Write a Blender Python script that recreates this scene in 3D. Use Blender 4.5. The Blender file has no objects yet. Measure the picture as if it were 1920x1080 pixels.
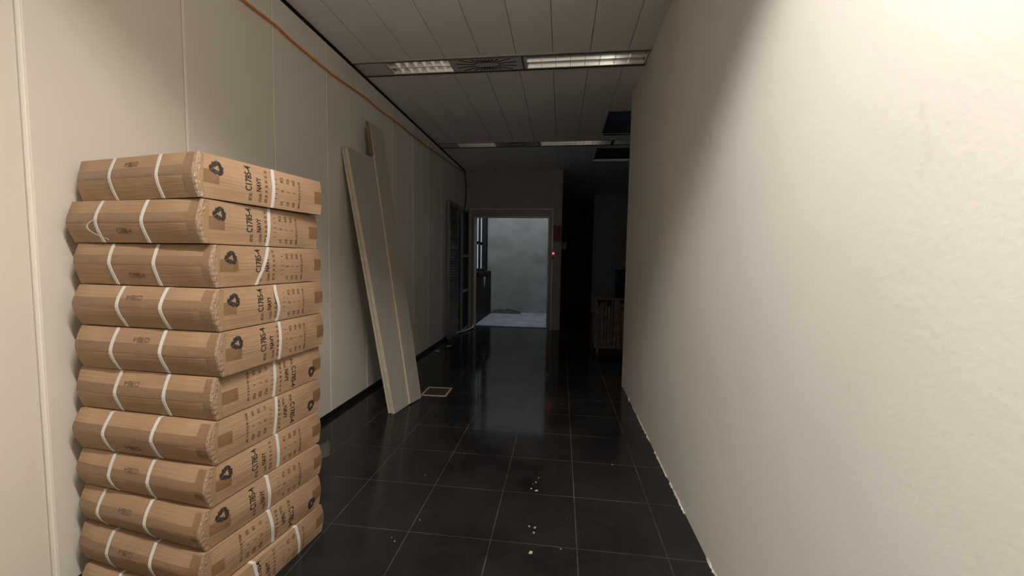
import bpy, bmesh, math, random
from mathutils import Vector, Matrix, noise
SC = bpy.context.scene
COL = SC.collection
PI = math.pi
rnd = random.Random(7)

# ------------------------------------------------------------------ camera
R = [[0.992318, 0.122689, 0.015879], [0.02418, -0.066469, -0.997495], [-0.121326, 0.990217, -0.068925]]
cam_data = bpy.data.cameras.new('camera')
cam_data.sensor_width = 36
cam_data.lens = 743.74 / 1920 * 36
cam_data.clip_start = 0.02
cam = bpy.data.objects.new('camera', cam_data)
COL.objects.link(cam)
m = Matrix.Identity(4)
for r in range(3):
    m[r][0] = R[0][r]; m[r][1] = -R[1][r]; m[r][2] = -R[2][r]
m[0][3], m[1][3], m[2][3] = 0, 0, 1.31
cam.matrix_world = m
SC.camera = cam

# ------------------------------------------------------------------ light
SC.view_settings.view_transform = 'Standard'
SC.view_settings.look = 'None'
SC.view_settings.gamma = 1
SC.view_settings.use_curve_mapping = False
SC.view_settings.exposure = 0.0
world = bpy.data.worlds.new('world')
SC.world = world
world.use_nodes = True
world.node_tree.nodes['Background'].inputs[0].default_value = (0.5, 0.6, 0.7, 1)
world.node_tree.nodes['Background'].inputs[1].default_value = 0.0


def area(name, loc, rot, sx, sy, power, col, spread=PI):
    d = bpy.data.lights.new(name, 'AREA')
    d.shape = 'RECTANGLE'; d.size = sx; d.size_y = sy
    d.energy = power; d.color = col; d.spread = spread
    o = bpy.data.objects.new(name, d)
    COL.objects.link(o)
    o.location = loc; o.rotation_euler = rot
    return o


# the lit tube of the ceiling light overhead (inside its housing), and daylight falling into the lift shaft
area('tube_light', (0.09, 0.258, 3.075), (0, 0, -0.052), 0.88, 0.022, 105, (1.0, 0.955, 0.895))
area('shaft_daylight', (-0.9, 8.75, 4.2), (0, 0, 0), 1.6, 1.4, 50, (0.84, 0.94, 1.0))
# added weak cool lamp, tints the void above the missing planks, no known source
area('void_fill_lamp', (2.6, 5.6, 3.2), (0, math.radians(110), 0), 1.2, 0.2, 4.0, (0.75, 0.87, 1.0))


# ------------------------------------------------------------------ materials
def mat(name, col, rough=0.5, metal=0.0, spec=0.5, var=0.0, vscale=4.0, bump=0.0, bscale=60.0, coat=0.0, emit=None, estr=0.0):
    M = bpy.data.materials.new(name)
    M.use_nodes = True
    N, L = M.node_tree.nodes, M.node_tree.links
    b = N['Principled BSDF']
    b.inputs['Base Color'].default_value = (*col, 1)
    b.inputs['Roughness'].default_value = rough
    b.inputs['Metallic'].default_value = metal
    b.inputs['Specular IOR Level'].default_value = spec
    b.inputs['Coat Weight'].default_value = coat
    if emit:
        b.inputs['Emission Color'].default_value = (*emit, 1)
        b.inputs['Emission Strength'].default_value = estr
    tc = N.new('ShaderNodeTexCoord')
    if var:
        n = N.new('ShaderNodeTexNoise'); n.inputs['Scale'].default_value = vscale
        n.inputs['Detail'].default_value = 6
        L.new(tc.outputs['Object'], n.inputs['Vector'])
        r = N.new('ShaderNodeValToRGB')
        r.color_ramp.elements[0].position = 0.3; r.color_ramp.elements[1].position = 0.7
        r.color_ramp.elements[0].color = (*[c * (1 - var) for c in col], 1)
        r.color_ramp.elements[1].color = (*[min(1, c * (1 + var)) for c in col], 1)
        L.new(n.outputs['Fac'], r.inputs['Fac'])
        L.new(r.outputs['Color'], b.inputs['Base Color'])
    if bump:
        n2 = N.new('ShaderNodeTexNoise'); n2.inputs['Scale'].default_value = bscale
        n2.inputs['Detail'].default_value = 5
        L.new(tc.outputs['Object'], n2.inputs['Vector'])
        bp = N.new('ShaderNodeBump'); bp.inputs['Strength'].default_value = bump
        bp.inputs['Distance'].default_value = 0.01
        L.new(n2.outputs['Fac'], bp.inputs['Height'])
        L.new(bp.outputs['Normal'], b.inputs['Normal'])
    return M


def floor_mat():
    M = bpy.data.materials.new('black_terrazzo_tile')
    M.use_nodes = True
    N, L = M.node_tree.nodes, M.node_tree.links
    b = N['Principled BSDF']

    def math_(op, a, c=None):
        n = N.new('ShaderNodeMath'); n.operation = op
        for i, v in enumerate((a, c)):
            if v is None: continue
            if isinstance(v, (int, float)): n.inputs[i].default_value = v
            else: L.new(v, n.inputs[i])
        return n.outputs[0]
    tc = N.new('ShaderNodeTexCoord')
    sx = N.new('ShaderNodeSeparateXYZ'); L.new(tc.outputs['Object'], sx.inputs[0])
    nz = N.new('ShaderNodeTexNoise'); nz.inputs['Scale'].default_value = 3.5; nz.inputs['Detail'].default_value = 7
    L.new(tc.outputs['Object'], nz.inputs['Vector'])
    fine = N.new('ShaderNodeTexNoise'); fine.inputs['Scale'].default_value = 140; fine.inputs['Detail'].default_value = 3
    L.new(tc.outputs['Object'], fine.inputs['Vector'])
    wob = N.new('ShaderNodeTexNoise'); wob.inputs['Scale'].default_value = 30
    L.new(tc.outputs['Object'], wob.inputs['Vector'])

    def line(axis, off, w):
        v = math_('SUBTRACT', sx.outputs[axis], off)
        v = math_('ADD', v, math_('MULTIPLY', math_('SUBTRACT', wob.outputs['Fac'], 0.5), 0.004))
        v = math_('DIVIDE', v, 0.4)
        v = math_('SUBTRACT', v, math_('FLOOR', v))
        v = math_('MINIMUM', v, math_('SUBTRACT', 1.0, v))
        return math_('LESS_THAN', v, w)
    g = math_('MAXIMUM', line(0, -1.0968, 0.0052), line(1, 1.7531, 0.0042))
    dust = N.new('ShaderNodeValToRGB')
    dust.color_ramp.elements[0].position = 0.46; dust.color_ramp.elements[1].position = 0.62
    dust.color_ramp.elements[0].color = (0.0, 0.0, 0.0, 1); dust.color_ramp.elements[1].color = (1, 1, 1, 1)
    L.new(nz.outputs['Fac'], dust.inputs['Fac'])
    gro = N.new('ShaderNodeMixRGB')
    gro.inputs[1].default_value = (0.018, 0.017, 0.016, 1); gro.inputs[2].default_value = (0.12, 0.11, 0.10, 1)
    big = N.new('ShaderNodeTexNoise'); big.inputs['Scale'].default_value = 1.3; big.inputs['Detail'].default_value = 8; big.inputs['Roughness'].default_value = 0.65
    L.new(tc.outputs['Object'], big.inputs['Vector'])
    bigr = N.new('ShaderNodeMapRange'); bigr.inputs[1].default_value = 0.40; bigr.inputs[2].default_value = 0.66
    L.new(big.outputs['Fac'], bigr.inputs[0])
    L.new(math_('MAXIMUM', math_('MULTIPLY', dust.outputs['Color'], 0.8), bigr.outputs[0]), gro.inputs[0])
    tile = N.new('ShaderNodeMixRGB')
    tile.inputs[1].default_value = (0.0075, 0.0072, 0.0078, 1); tile.inputs[2].default_value = (0.026, 0.024, 0.0225, 1)
    L.new(math_('MULTIPLY', math_('ADD', bigr.outputs[0], math_('MULTIPLY', nz.outputs['Fac'], 0.6)), 0.7), tile.inputs[0])
    spk = math_('MULTIPLY', math_('GREATER_THAN', fine.outputs['Fac'], 0.70), 0.35)
    t2 = N.new('ShaderNodeMixRGB'); t2.inputs[2].default_value = (0.05, 0.047, 0.044, 1)
    L.new(spk, t2.inputs[0]); L.new(tile.outputs[0], t2.inputs[1])
    mx = N.new('ShaderNodeMixRGB')
    L.new(g, mx.inputs[0]); L.new(t2.outputs[0], mx.inputs[1]); L.new(gro.outputs[0], mx.inputs[2])
    L.new(mx.outputs[0], b.inputs['Base Color'])
    rg = N.new('ShaderNodeMapRange')
    rg.inputs[1].default_value = 0.3; rg.inputs[2].default_value = 0.7
    rg.inputs[3].default_value = 0.07; rg.inputs[4].default_value = 0.16
    L.new(nz.outputs['Fac'], rg.inputs[0])
    L.new(math_('MAXIMUM', rg.outputs[0], math_('MULTIPLY', g, 0.6)), b.inputs['Roughness'])
    b.inputs['Specular IOR Level'].default_value = 0.25
    return M


def concrete_mat():
    M = mat('rough_concrete', (0.34, 0.35, 0.35), 0.9, bump=0.25, bscale=7)
    N, L = M.node_tree.nodes, M.node_tree.links
    tc = N.new('ShaderNodeTexCoord')
    n = N.new('ShaderNodeTexNoise'); n.inputs['Scale'].default_value = 2.6; n.inputs['Detail'].default_value = 8
    mp = N.new('ShaderNodeMapping'); mp.inputs['Scale'].default_value = (0.8, 0.8, 1.1)
    L.new(tc.outputs['Object'], mp.inputs[0]); L.new(mp.outputs[0], n.inputs['Vector'])
    r = N.new('ShaderNodeValToRGB')
    r.color_ramp.elements[0].position = 0.32; r.color_ramp.elements[1].position = 0.72
    r.color_ramp.elements[0].color = (0.30, 0.295, 0.285, 1); r.color_ramp.elements[1].color = (0.42, 0.43, 0.425, 1)
    L.new(n.outputs['Fac'], r.inputs[0]); L.new(r.outputs[0], N['Principled BSDF'].inputs['Base Color'])
    return M


def plaster_mat():
    M = mat('cream_painted_plaster', (0.74, 0.69, 0.61), 0.75, bump=0.05, bscale=70)
    N, L = M.node_tree.nodes, M.node_tree.links
    tc = N.new('ShaderNodeTexCoord')
    n = N.new('ShaderNodeTexNoise'); n.inputs['Scale'].default_value = 1.7; n.inputs['Detail'].default_value = 9
    L.new(tc.outputs['Object'], n.inputs['Vector'])
    r = N.new('ShaderNodeValToRGB')
    r.color_ramp.elements[0].position = 0.25; r.color_ramp.elements[1].position = 0.62
    r.color_ramp.elements[0].color = (0.80, 0.765, 0.71, 1); r.color_ramp.elements[1].color = (0.86, 0.825, 0.77, 1)
    L.new(n.outputs['Fac'], r.inputs[0])
    # a few dark scuffs low on the wall
    s = N.new('ShaderNodeTexNoise'); s.inputs['Scale'].default_value = 3.3; s.inputs['Detail'].default_value = 4
    mp = N.new('ShaderNodeMapping'); mp.inputs['Scale'].default_value = (1, 1.9, 1.1); mp.inputs['Location'].default_value = (3, 5.2, 1.4)
    L.new(tc.outputs['Object'], mp.inputs[0]); L.new(mp.outputs[0], s.inputs['Vector'])
    rr = N.new('ShaderNodeValToRGB')
    rr.color_ramp.elements[0].position = 0.70; rr.color_ramp.elements[1].position = 0.80
    rr.color_ramp.elements[0].color = (0, 0, 0, 1); rr.color_ramp.elements[1].color = (0.35, 0.35, 0.35, 1)
    L.new(s.outputs['Fac'], rr.inputs[0])
    mx = N.new('ShaderNodeMixRGB'); mx.inputs[2].default_value = (0.42, 0.38, 0.33, 1)
    L.new(rr.outputs[0], mx.inputs[0]); L.new(r.outputs[0], mx.inputs[1])
    L.new(mx.outputs[0], N['Principled BSDF'].inputs['Base Color'])
    return M


def cardboard_mat():
    M = mat('brown_cardboard', (0.50, 0.33, 0.20), 0.72, spec=0.3)
    N, L = M.node_tree.nodes, M.node_tree.links
    b = N['Principled BSDF']
    tc = N.new('ShaderNodeTexCoord')
    oi = N.new('ShaderNodeObjectInfo')
    n = N.new('ShaderNodeTexNoise'); n.inputs['Scale'].default_value = 5; n.inputs['Detail'].default_value = 8
    L.new(tc.outputs['Object'], n.inputs['Vector'])
    r = N.new('ShaderNodeValToRGB')
    r.color_ramp.elements[0].position = 0.3; r.color_ramp.elements[1].position = 0.72
    r.color_ramp.elements[0].color = (0.33, 0.20, 0.115, 1); r.color_ramp.elements[1].color = (0.42, 0.27, 0.16, 1)
    L.new(n.outputs['Fac'], r.inputs[0])
    hs = N.new('ShaderNodeHueSaturation')
    mr = N.new('ShaderNodeMapRange'); mr.inputs[3].default_value = 0.93; mr.inputs[4].default_value = 1.06
    L.new(oi.outputs['Random'], mr.inputs[0]); L.new(mr.outputs[0], hs.inputs['Value'])
    L.new(r.outputs[0], hs.inputs['Color']); L.new(hs.outputs[0], b.inputs['Base Color'])
    # horizontal creases
    mp = N.new('ShaderNodeMapping'); mp.inputs['Scale'].default_value = (2.5, 2.5, 45)
    L.new(tc.outputs['Object'], mp.inputs[0])
    n2 = N.new('ShaderNodeTexNoise'); n2.inputs['Scale'].default_value = 2; n2.inputs['Detail'].default_value = 3
    L.new(mp.outputs[0], n2.inputs['Vector'])
    bp = N.new('ShaderNodeBump'); bp.inputs['Strength'].default_value = 0.22; bp.inputs['Distance'].default_value = 0.01
    L.new(n2.outputs['Fac'], bp.inputs['Height']); L.new(bp.outputs[0], b.inputs['Normal'])
    return M


M = {}
M['floor'] = floor_mat()
M['concrete'] = concrete_mat()
M['plaster'] = plaster_mat()
M['card'] = cardboard_mat()
M['laminate'] = mat('off_white_laminate', (0.75, 0.69, 0.60), 0.45, spec=0.35, var=0.02, vscale=1.5, bump=0.02, bscale=8)
M['strip'] = mat('cream_cover_strip', (0.89, 0.83, 0.73), 0.4)
M['joint'] = mat('shadowed_joint_filler', (0.42, 0.38, 0.32), 0.6)
M['black'] = mat('black_baseboard', (0.012, 0.012, 0.012), 0.45)
M['ceil'] = mat('grey_ceiling_panel', (0.88, 0.865, 0.845), 0.5, var=0.03, vscale=2)
M['ceilrail'] = mat('grey_ceiling_rail', (0.70, 0.68, 0.66), 0.4, metal=0.3)
M['plenum'] = mat('bluish_plenum_slab', (0.22, 0.25, 0.30), 0.9, var=0.2)
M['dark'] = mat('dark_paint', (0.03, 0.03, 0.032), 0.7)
M['void'] = mat('dark_gap', (0.006, 0.006, 0.006), 0.9)
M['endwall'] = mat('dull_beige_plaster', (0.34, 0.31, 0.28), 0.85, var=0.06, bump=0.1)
M['pale'] = mat('pale_grey_wall', (0.45, 0.44, 0.44), 0.85, var=0.05)
M['louver'] = mat('white_enamel_louver', (0.85, 0.83, 0.80), 0.35)
M['mirror'] = mat('polished_aluminium_reflector', (0.80, 0.79, 0.78), 0.17, metal=1.0)
M['satin'] = mat('satin_white_louver', (0.93, 0.91, 0.88), 0.28, metal=0.85)
M['tube'] = mat('unlit_white_tube', (0.88, 0.87, 0.84), 0.2)
M['steel'] = mat('painted_steel_frame', (0.25, 0.24, 0.225), 0.45, metal=0.2, var=0.08)
M['blacksteel'] = mat('black_painted_steel', (0.006, 0.006, 0.007), 0.6, spec=0.2)
M['tape'] = mat('brown_packing_tape', (0.235, 0.132, 0.066), 0.25, spec=0.5, bump=0.25, bscale=40, coat=0.2)
M['tape2'] = mat('pale_packing_tape', (0.33, 0.21, 0.11), 0.2, bump=0.2, bscale=30, coat=0.3)
M['clear'] = mat('glossy_clear_tape', (0.36, 0.235, 0.145), 0.16, spec=0.7, bump=0.9, bscale=75, coat=0.6)
M['strap'] = mat('white_plastic_strap', (0.66, 0.63, 0.58), 0.35)
M['ink'] = mat('black_carton_ink', (0.028, 0.022, 0.018), 0.7)
M['inkfade'] = mat('faded_carton_ink', (0.10, 0.055, 0.03), 0.8)
M['stamp'] = mat('grey_stamp_ink', (0.13, 0.085, 0.055), 0.8)
M['board'] = mat('cream_melamine_board', (0.40, 0.36, 0.305), 0.5, var=0.03)
M['edge'] = mat('raw_board_edge', (0.62, 0.54, 0.42), 0.6, var=0.1, vscale=20)
M['wood'] = mat('brown_batten_wood', (0.26, 0.17, 0.10), 0.7, var=0.2, vscale=12)
M['orange'] = mat('orange_cable_sheath', (0.75, 0.22, 0.03), 0.5)
M['vent'] = mat('brown_vent_grille', (0.05, 0.035, 0.028), 0.5)
M['ventrim'] = mat('pale_vent_rim', (0.42, 0.35, 0.27), 0.5, var=0.15, vscale=30)
M['flake'] = mat('paint_flake', (0.36, 0.31, 0.26), 0.8)
M['paper'] = mat('white_paper_scrap', (0.55, 0.53, 0.50), 0.8)
M['chip'] = mat('broken_plaster', (0.80, 0.73, 0.62), 0.9, var=0.1, vscale=40, bump=0.6, bscale=90)
M['slat'] = mat('weathered_slat', (0.17, 0.14, 0.11), 0.85, var=0.4, vscale=14)
M['shutter'] = mat('grey_louvred_shutter', (0.19, 0.185, 0.18), 0.6)
M['sign_red'] = mat('red_notice_board', (0.20, 0.03, 0.03), 0.6)
M['sign_pale'] = mat('pale_red_notice_face', (0.22, 0.12, 0.10), 0.6)
M['led'] = mat('lit_red_lamp', (1, 0.05, 0.03), 0.3, emit=(1.0, 0.05, 0.05), estr=4)
M['greyplastic'] = mat('grey_plastic', (0.30, 0.30, 0.30), 0.5)
M['white'] = mat('white_mark', (0.6, 0.6, 0.6), 0.6)
M['dirt'] = mat('dark_dirt', (0.05, 0.048, 0.045), 0.95, var=0.3, vscale=20)
M['dayglass'] = mat('frosted_daylit_glass', (0.6, 0.62, 0.63), 0.5, emit=(0.80, 0.92, 1.0), estr=0.24)
M['film'] = mat('grey_plastic_film', (0.085, 0.078, 0.07), 0.35)


# ------------------------------------------------------------------ mesh helpers
class MB:
    def __init__(s): s.v, s.f, s.mi = [], [], []

    def add(s, vs, fs, mi=0):
        o = len(s.v)
        s.v += [tuple(p) for p in vs]
        s.f += [tuple(i + o for i in q) for q in fs]
        s.mi += [mi] * len(fs)
        return s

    def hexa(s, c, mi=0):   # 8 corners: bottom ring (4) then top ring (4), counter-clockwise from above
        return s.add(c, [(3, 2, 1, 0), (4, 5, 6, 7), (0, 1, 5, 4), (1, 2, 6, 5), (2, 3, 7, 6), (3, 0, 4, 7)], mi)

    def box(s, x0, x1, y0, y1, z0, z1, mi=0):
        return s.hexa([(x0, y0, z0), (x1, y0, z0), (x1, y1, z0), (x0, y1, z0), (x0, y0, z1), (x1, y0, z1), (x1, y1, z1), (x0, y1, z1)], mi)

    def tube(s, pts, r, n=8, mi=0):
        rings = []
        P = [Vector(p) for p in pts]
        for i, p in enumerate(P):
            t = (P[min(i + 1, len(P) - 1)] - P[max(i - 1, 0)]).normalized()
            a = Vector((0, 0, 1)) if abs(t.z) < 0.9 else Vector((1, 0, 0))
            u = t.cross(a).normalized(); w = t.cross(u)
            rings.append([p + r * (math.cos(2 * PI * k / n) * u + math.sin(2 * PI * k / n) * w) for k in range(n)])
        vs = [q for rg in rings for q in rg]
        fs = []
        for i in range(len(P) - 1):
            for k in range(n):
                a, b = i * n + k, i * n + (k + 1) % n
                fs.append((a, b, b + n, a + n))
        fs.append(tuple(range(n))[::-1]); fs.append(tuple(range((len(P) - 1) * n, len(P) * n)))
        return s.add(vs, fs, mi)

    def build(s, name, mats, parent=None, bevel=0.0, smooth=False, loc=None, rotz=0.0):
        me = bpy.data.meshes.new(name)
        me.from_pydata(s.v, [], s.f)
        if not isinstance(mats, (list, tuple)): mats = [mats]
        for mm in mats: me.materials.append(mm)
        for p, i in zip(me.polygons, s.mi):
            p.material_index = i
            p.use_smooth = smooth
        bm = bmesh.new(); bm.from_mesh(me)
        bmesh.ops.remove_doubles(bm, verts=bm.verts, dist=1e-6)
        bmesh.ops.recalc_face_normals(bm, faces=bm.faces)
        bm.to_mesh(me); bm.free()
        me.update()
        o = bpy.data.objects.new(name, me)
        COL.objects.link(o)
        if parent is not None: o.parent = parent
        if loc is not None: o.location = loc
        o.rotation_euler.z = rotz
        if bevel:
            md = o.modifiers.new('bevel', 'BEVEL'); md.width = bevel; md.segments = 2; md.limit_method = 'ANGLE'
        return o


def struct(o, label=None):
    o['kind'] = 'structure'
    return o


def tag(o, label, cat, group=None):
    o['label'] = label; o['category'] = cat
    if group: o['group'] = group
    return o


def thing(name, label, cat, loc=(0, 0, 0), rotz=0.0, group=None):
    o = bpy.data.objects.new(name, None)
    o.empty_display_size = 0.1
    COL.objects.link(o)
    o.location = loc; o.rotation_euler.z = rotz
    return tag(o, label, cat, group)


XL, XR, H = -1.858, 0.676, 3.006
YB = -2.6

# ------------------------------------------------------------------ the setting
struct(MB().box(-2.0, 3.2, YB - 0.1, 12.2, -0.1, 0.0).build('floor', M['floor']))

# left panelled wall
wl = struct(MB().box(XL - 0.1, XL, YB, 7.5, 0.045, H - 0.028).build('wall_left', M['laminate']))
ys = [-1.9, -1.28, -0.67, -0.06, 0.55, 1.195, 1.803, 2.415, 3.0, 3.613, 4.223, 4.835, 5.42, 6.04, 6.69]
for y in ys:
    b = MB()
    if abs(y - 1.195) < 0.01:
        b.box(XL, XL + 0.005, y - 0.010, y - 0.002, 0.046, H - 0.03)
        b.box(XL, XL + 0.001, y - 0.0125, y - 0.010, 0.046, H - 0.03, 1)
        b.box(XL, XL + 0.001, y - 0.002, y + 0.004, 0.046, H - 0.03)
        b.box(XL, XL + 0.005, y + 0.004, y + 0.009, 0.046, H - 0.03)
    else:
        b.box(XL, XL + 0.004, y - 0.006, y + 0.006, 0.046, H - 0.03)
        b.box(XL, XL + 0.001, y - 0.009, y - 0.006, 0.046, H - 0.03, 1)
    b.build('joint_strip', [M['strip'], M['joint']], wl)
struct(MB().box(XL - 0.1, XL + 0.004, YB, 7.5, 0.0, 0.045).build('baseboard_left', M['black']))
struct(MB().box(XL - 0.1, XL - 0.012, YB, 7.5, H - 0.028, H + 0.02).build('trim_1', M['void']))  # black strip, its colour stands in for shade in the gap under the ceiling

# right plastered wall, its ragged foot
rw = struct(MB().box(XR, XR + 0.12, YB, 4.3, 0.0, H + 0.02).build('wall_right', M['plaster']))
b = MB()
y = 0.9
while y < 4.25:
    ln = rnd.uniform(0.03, 0.12)
    if rnd.random() < 0.62:
        n = max(3, int(ln / 0.012))
        hs = [rnd.uniform(0.003, 0.014) for _ in range(n + 1)]
        ds = [rnd.uniform(0.002, 0.008) for _ in range(n + 1)]
        for k in range(n):
            ya, yb = y + ln * k / n, y + ln * (k + 1) / n
            b.hexa([(XR - ds[k], ya, 0), (XR, ya, 0), (XR, yb, 0), (XR - ds[k + 1], yb, 0),
                    (XR - ds[k] * 0.3, ya, hs[k]), (XR, ya, hs[k]), (XR, yb, hs[k + 1]), (XR - ds[k + 1] * 0.3, yb, hs[k + 1])])
    y += ln
struct(b.build('trim_2', M['chip']))

# back wall behind the viewer and the rest of the shell
struct(MB().box(XL - 0.1, XR + 0.12, YB - 0.1, YB, 0, H).build('wall_back', M['plaster']))
struct(MB().box(3.1, 3.2, 4.3, 12.2, 0, 3.6).build('wall_side', M['pale']))
struct(MB().box(XR + 0.12, 3.1, 4.2, 4.3, 0, 3.6).build('wall_near', M['pale']))
struct(MB().box(0.80, 3.1, 10.4, 10.5, 0, H).build('wall_far', M['pale']))
struct(MB().box(-0.1, 3.1, 12.1, 12.2, 0, 3.6).build('wall_rear', M['dark']))
struct(MB().box(0.80, 3.1, 10.37, 10.4, 2.86, H).build('trim_3', M['pale']))

# end wall with the lift doorway
DX0, DX1, DZ = -1.66, -0.245, 2.13
b = MB()
b.box(-2.2, -1.735, 7.5, 7.7, 0, 3.449); b.box(-0.17, -0.001, 7.5, 7.7, 0, 3.449); b.box(-1.735, -0.17, 7.5, 7.7, 2.275, 3.449)
struct(b.build('wall_end', M['endwall']))
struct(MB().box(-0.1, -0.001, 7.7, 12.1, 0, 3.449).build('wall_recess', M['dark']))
fr = MB()
fr.box(-1.735, DX0, 7.49, 7.71, 0, 2.275); fr.box(DX1, -0.17, 7.49, 7.71, 0, 2.275); fr.box(DX0, DX1, 7.49, 7.71, DZ, 2.275)
door = struct(fr.build('door_1', M['steel'], bevel=0.004))
lip = MB()
lip.box(-1.745, -1.725, 7.465, 7.489, 0, 2.285); lip.box(-0.18, -0.16, 7.465, 7.489, 0, 2.285); lip.box(-1.725, -0.18, 7.465, 7.489, 2.262, 2.285)
lip.box(DX0 - 0.006, DX0 + 0.012, 7.47, 7.489, 0, DZ); lip.box(DX1 - 0.012, DX1 + 0.006, 7.47, 7.489, 0, DZ); lip.box(DX0 + 0.012, DX1 - 0.012, 7.47, 7.489, DZ - 0.012, DZ + 0.004)
lip.build('door_frame_lip', mat('pale_lit_frame_edge', (0.55, 0.52, 0.48), 0.4, metal=0.2), door)  # pale colour stands in for light catching the jamb edge

# lift shaft beyond
struct(MB().box(-2.3, -0.1, 9.85, 9.95, 0, 4.6).build('wall_shaft_back', M['concrete']))
struct(MB().box(-2.3, -2.2, 7.7, 9.85, 0, 4.6).build('wall_shaft_left', M['concrete']))
win = struct(MB().box(-2.19, -1.88, 9.83, 9.849, 1.1, 3.1).build('window_1', M['dayglass']))
b = MB()
b.box(-2.199, -2.19, 9.81, 9.849, 1.06, 3.14); b.box(-1.88, -1.84, 9.81, 9.849, 1.06, 3.14); b.box(-2.19, -1.88, 9.81, 9.849, 1.06, 1.099); b.box(-2.19, -1.88, 9.81, 9.849, 3.101, 3.14)
b.build('window_frame', M['blacksteel'], win)
struct(MB().box(0.0, 0.1, 7.7, 9.85, 3.55, 4.6).build('wall_shaft_right', M['concrete']))
struct(MB().box(-2.3, 0.3, 7.6, 7.7, 3.45, 4.6).build('wall_shaft_front', M['concrete']))
struct(MB().box(-2.2, -0.101, 7.71, 9.85, 0.0, 0.012).build('floor_shaft', mat('blue_grey_lift_floor', (0.27, 0.285, 0.31), 0.55, var=0.25, vscale=3)))

# ceiling: metal planks, two rows of openings, two missing planks
PW = 0.302
X0 = -1.619
xs = [XL] + [X0 + PW * k for k in range(0, 16)] + [3.1]
BANDS = [(0.055, 0.36), (3.372, 3.667), (5.745, 6.035)]
rows = [(YB, -1.0), (-1.0, 0.055), (0.36, 1.87), (1.87, 3.372), (3.667, 4.70), (4.70, 5.745), (6.035, 7.5), (7.5, 12.1)]
b = MB()
for (ya, yb) in rows:
    for i in range(len(xs) - 1):
        xa, xb = xs[i] + 0.002, xs[i + 1] - 0.002
        if xb - xa < 0.02: continue
        if yb <= 4.3 and xa > XR + 0.05: continue
        if yb > 7.6 and xb < 0.0: continue
        y0, y1 = ya + 0.0015, yb - 0.0015
        if xa > 0.48:
            if abs(ya - 4.70) < 0.01: y0 = 5.585
            if abs(ya - 6.035) < 0.01:
                b.box(xa, xb, 6.037, 6.17, H, H + 0.02); y0 = 6.93
        if yb > 7.6 and xa < 0: xa = 0.002
        c = 0.004
        b.hexa([(xa + c, y0 + 0.001, H), (xb - c, y0 + 0.001, H), (xb - c, y1 - 0.001, H), (xa + c, y1 - 0.001, H),
                (xa, y0, H + c), (xb, y0, H + c), (xb, y1, H + c), (xa, y1, H + c)])
        b.box(xa, xb, y0, y1, H + c, H + 0.022)
ceil = struct(b.build('ceiling', M['ceil']))
struct(MB().box(-2.0, 3.2, YB - 0.1, 7.5, 3.45, 3.55).build('ceiling_slab', M['plenum']))
struct(MB().box(0.0, 3.2, 7.5, 12.2, 3.45, 3.55).build('ceiling_slab', M['plenum']))
# cross runners seen in the opening
b = MB()
for yy in (4.70, 5.60, 6.15, 6.95):
    b.box(0.52, 3.0, yy - 0.015, yy + 0.015, H + 0.002, H + 0.03)
struct(b.build('trim_4', M['ceilrail']))


# ------------------------------------------------------------------ ceiling lights
def louver_light(name, label, x0, x1, ya, yb, cells, polished, group=None):
    cx, cy = (x0 + x1) / 2, (ya + yb) / 2
    t = thing(name, label, 'ceiling light', (cx, cy, H), 0, group)
    hx, hy = (x1 - x0) / 2, (yb - ya) / 2
    mm = M['mirror'] if polished else M['satin']
    d = 0.075
    # housing rim
    b = MB(); rim = 0.012
    b.box(-hx, hx, -hy, -hy + rim, 0, 0.02); b.box(-hx, hx, hy - rim, hy, 0, 0.02)
    b.box(-hx, -hx + rim, -hy + rim, hy - rim, 0, 0.02); b.box(hx - rim, hx, -hy + rim, hy - rim, 0, 0.02)
    b.box(-hx, hx, -hy, hy, d + 0.012, d + 0.016)
    b.box(-hx, hx, -hy, -hy + 0.003, 0.02, d + 0.012); b.box(-hx, hx, hy - 0.003, hy, 0.02, d + 0.012)
    b.box(-hx, -hx + 0.003, -hy + 0.003, hy - 0.003, 0.02, d + 0.012); b.box(hx - 0.003, hx, -hy + 0.003, hy - 0.003, 0.02, d + 0.012)
    b.build('housing', M['ceilrail'], t)
    # lengthwise parabolic reflectors: two troughs
    b = MB(); ix, iy = hx - rim, hy - rim
    n = 10
    for (c0, c1) in ((-iy, -0.004), (0.004, iy)):
        pr = []
        for k in range(n + 1):
            u = -1 + 2 * k / n
            pr.append((c0 + (c1 - c0) * (k / n), 0.004 + d * (1 - abs(u) ** 2.2)))
        for k in range(n):
            (y0, z0), (y1, z1) = pr[k], pr[k + 1]
            b.add([(-ix, y0, z0), (ix, y0, z0), (ix, y1, z1), (-ix, y1, z1)], [(0, 1, 2, 3)])
    b.build('reflector', mm, t, smooth=True)
    b = MB()
    b.add([(-ix, -0.004, 0.004), (ix, -0.004, 0.004), (ix, 0.004, 0.004), (-ix, 0.004, 0.004)], [(0, 1, 2, 3)])
    for k in range(1, cells):
        x = -ix + 2 * ix * k / cells
        for (c0, c1) in ((-iy, -0.004), (0.004, iy)):
            # wedge blades, wider at the top
            w0, w1 = 0.0012, (0.004 if polished else 0.016)
            zt = 0.045
            b.hexa([(x - w0, c0, 0.004), (x + w0, c0, 0.004), (x + w0, c1, 0.004), (x - w0, c1, 0.004),
                    (x - w1, c0 + 0.012, zt), (x + w1, c0 + 0.012, zt), (x + w1, c1 - 0.012, zt), (x - w1, c1 - 0.012, zt)])
    b.build('louver', mm, t)
    for (c0, c1) in ((-iy, -0.004), (0.004, iy)):
        cyy = (c0 + c1) / 2
        MB().tube([(-ix + 0.02, cyy, 0.058), (ix - 0.02, cyy, 0.058)], 0.008, 10).build('tube', M['tube'], t, smooth=True)
    return t


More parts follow.
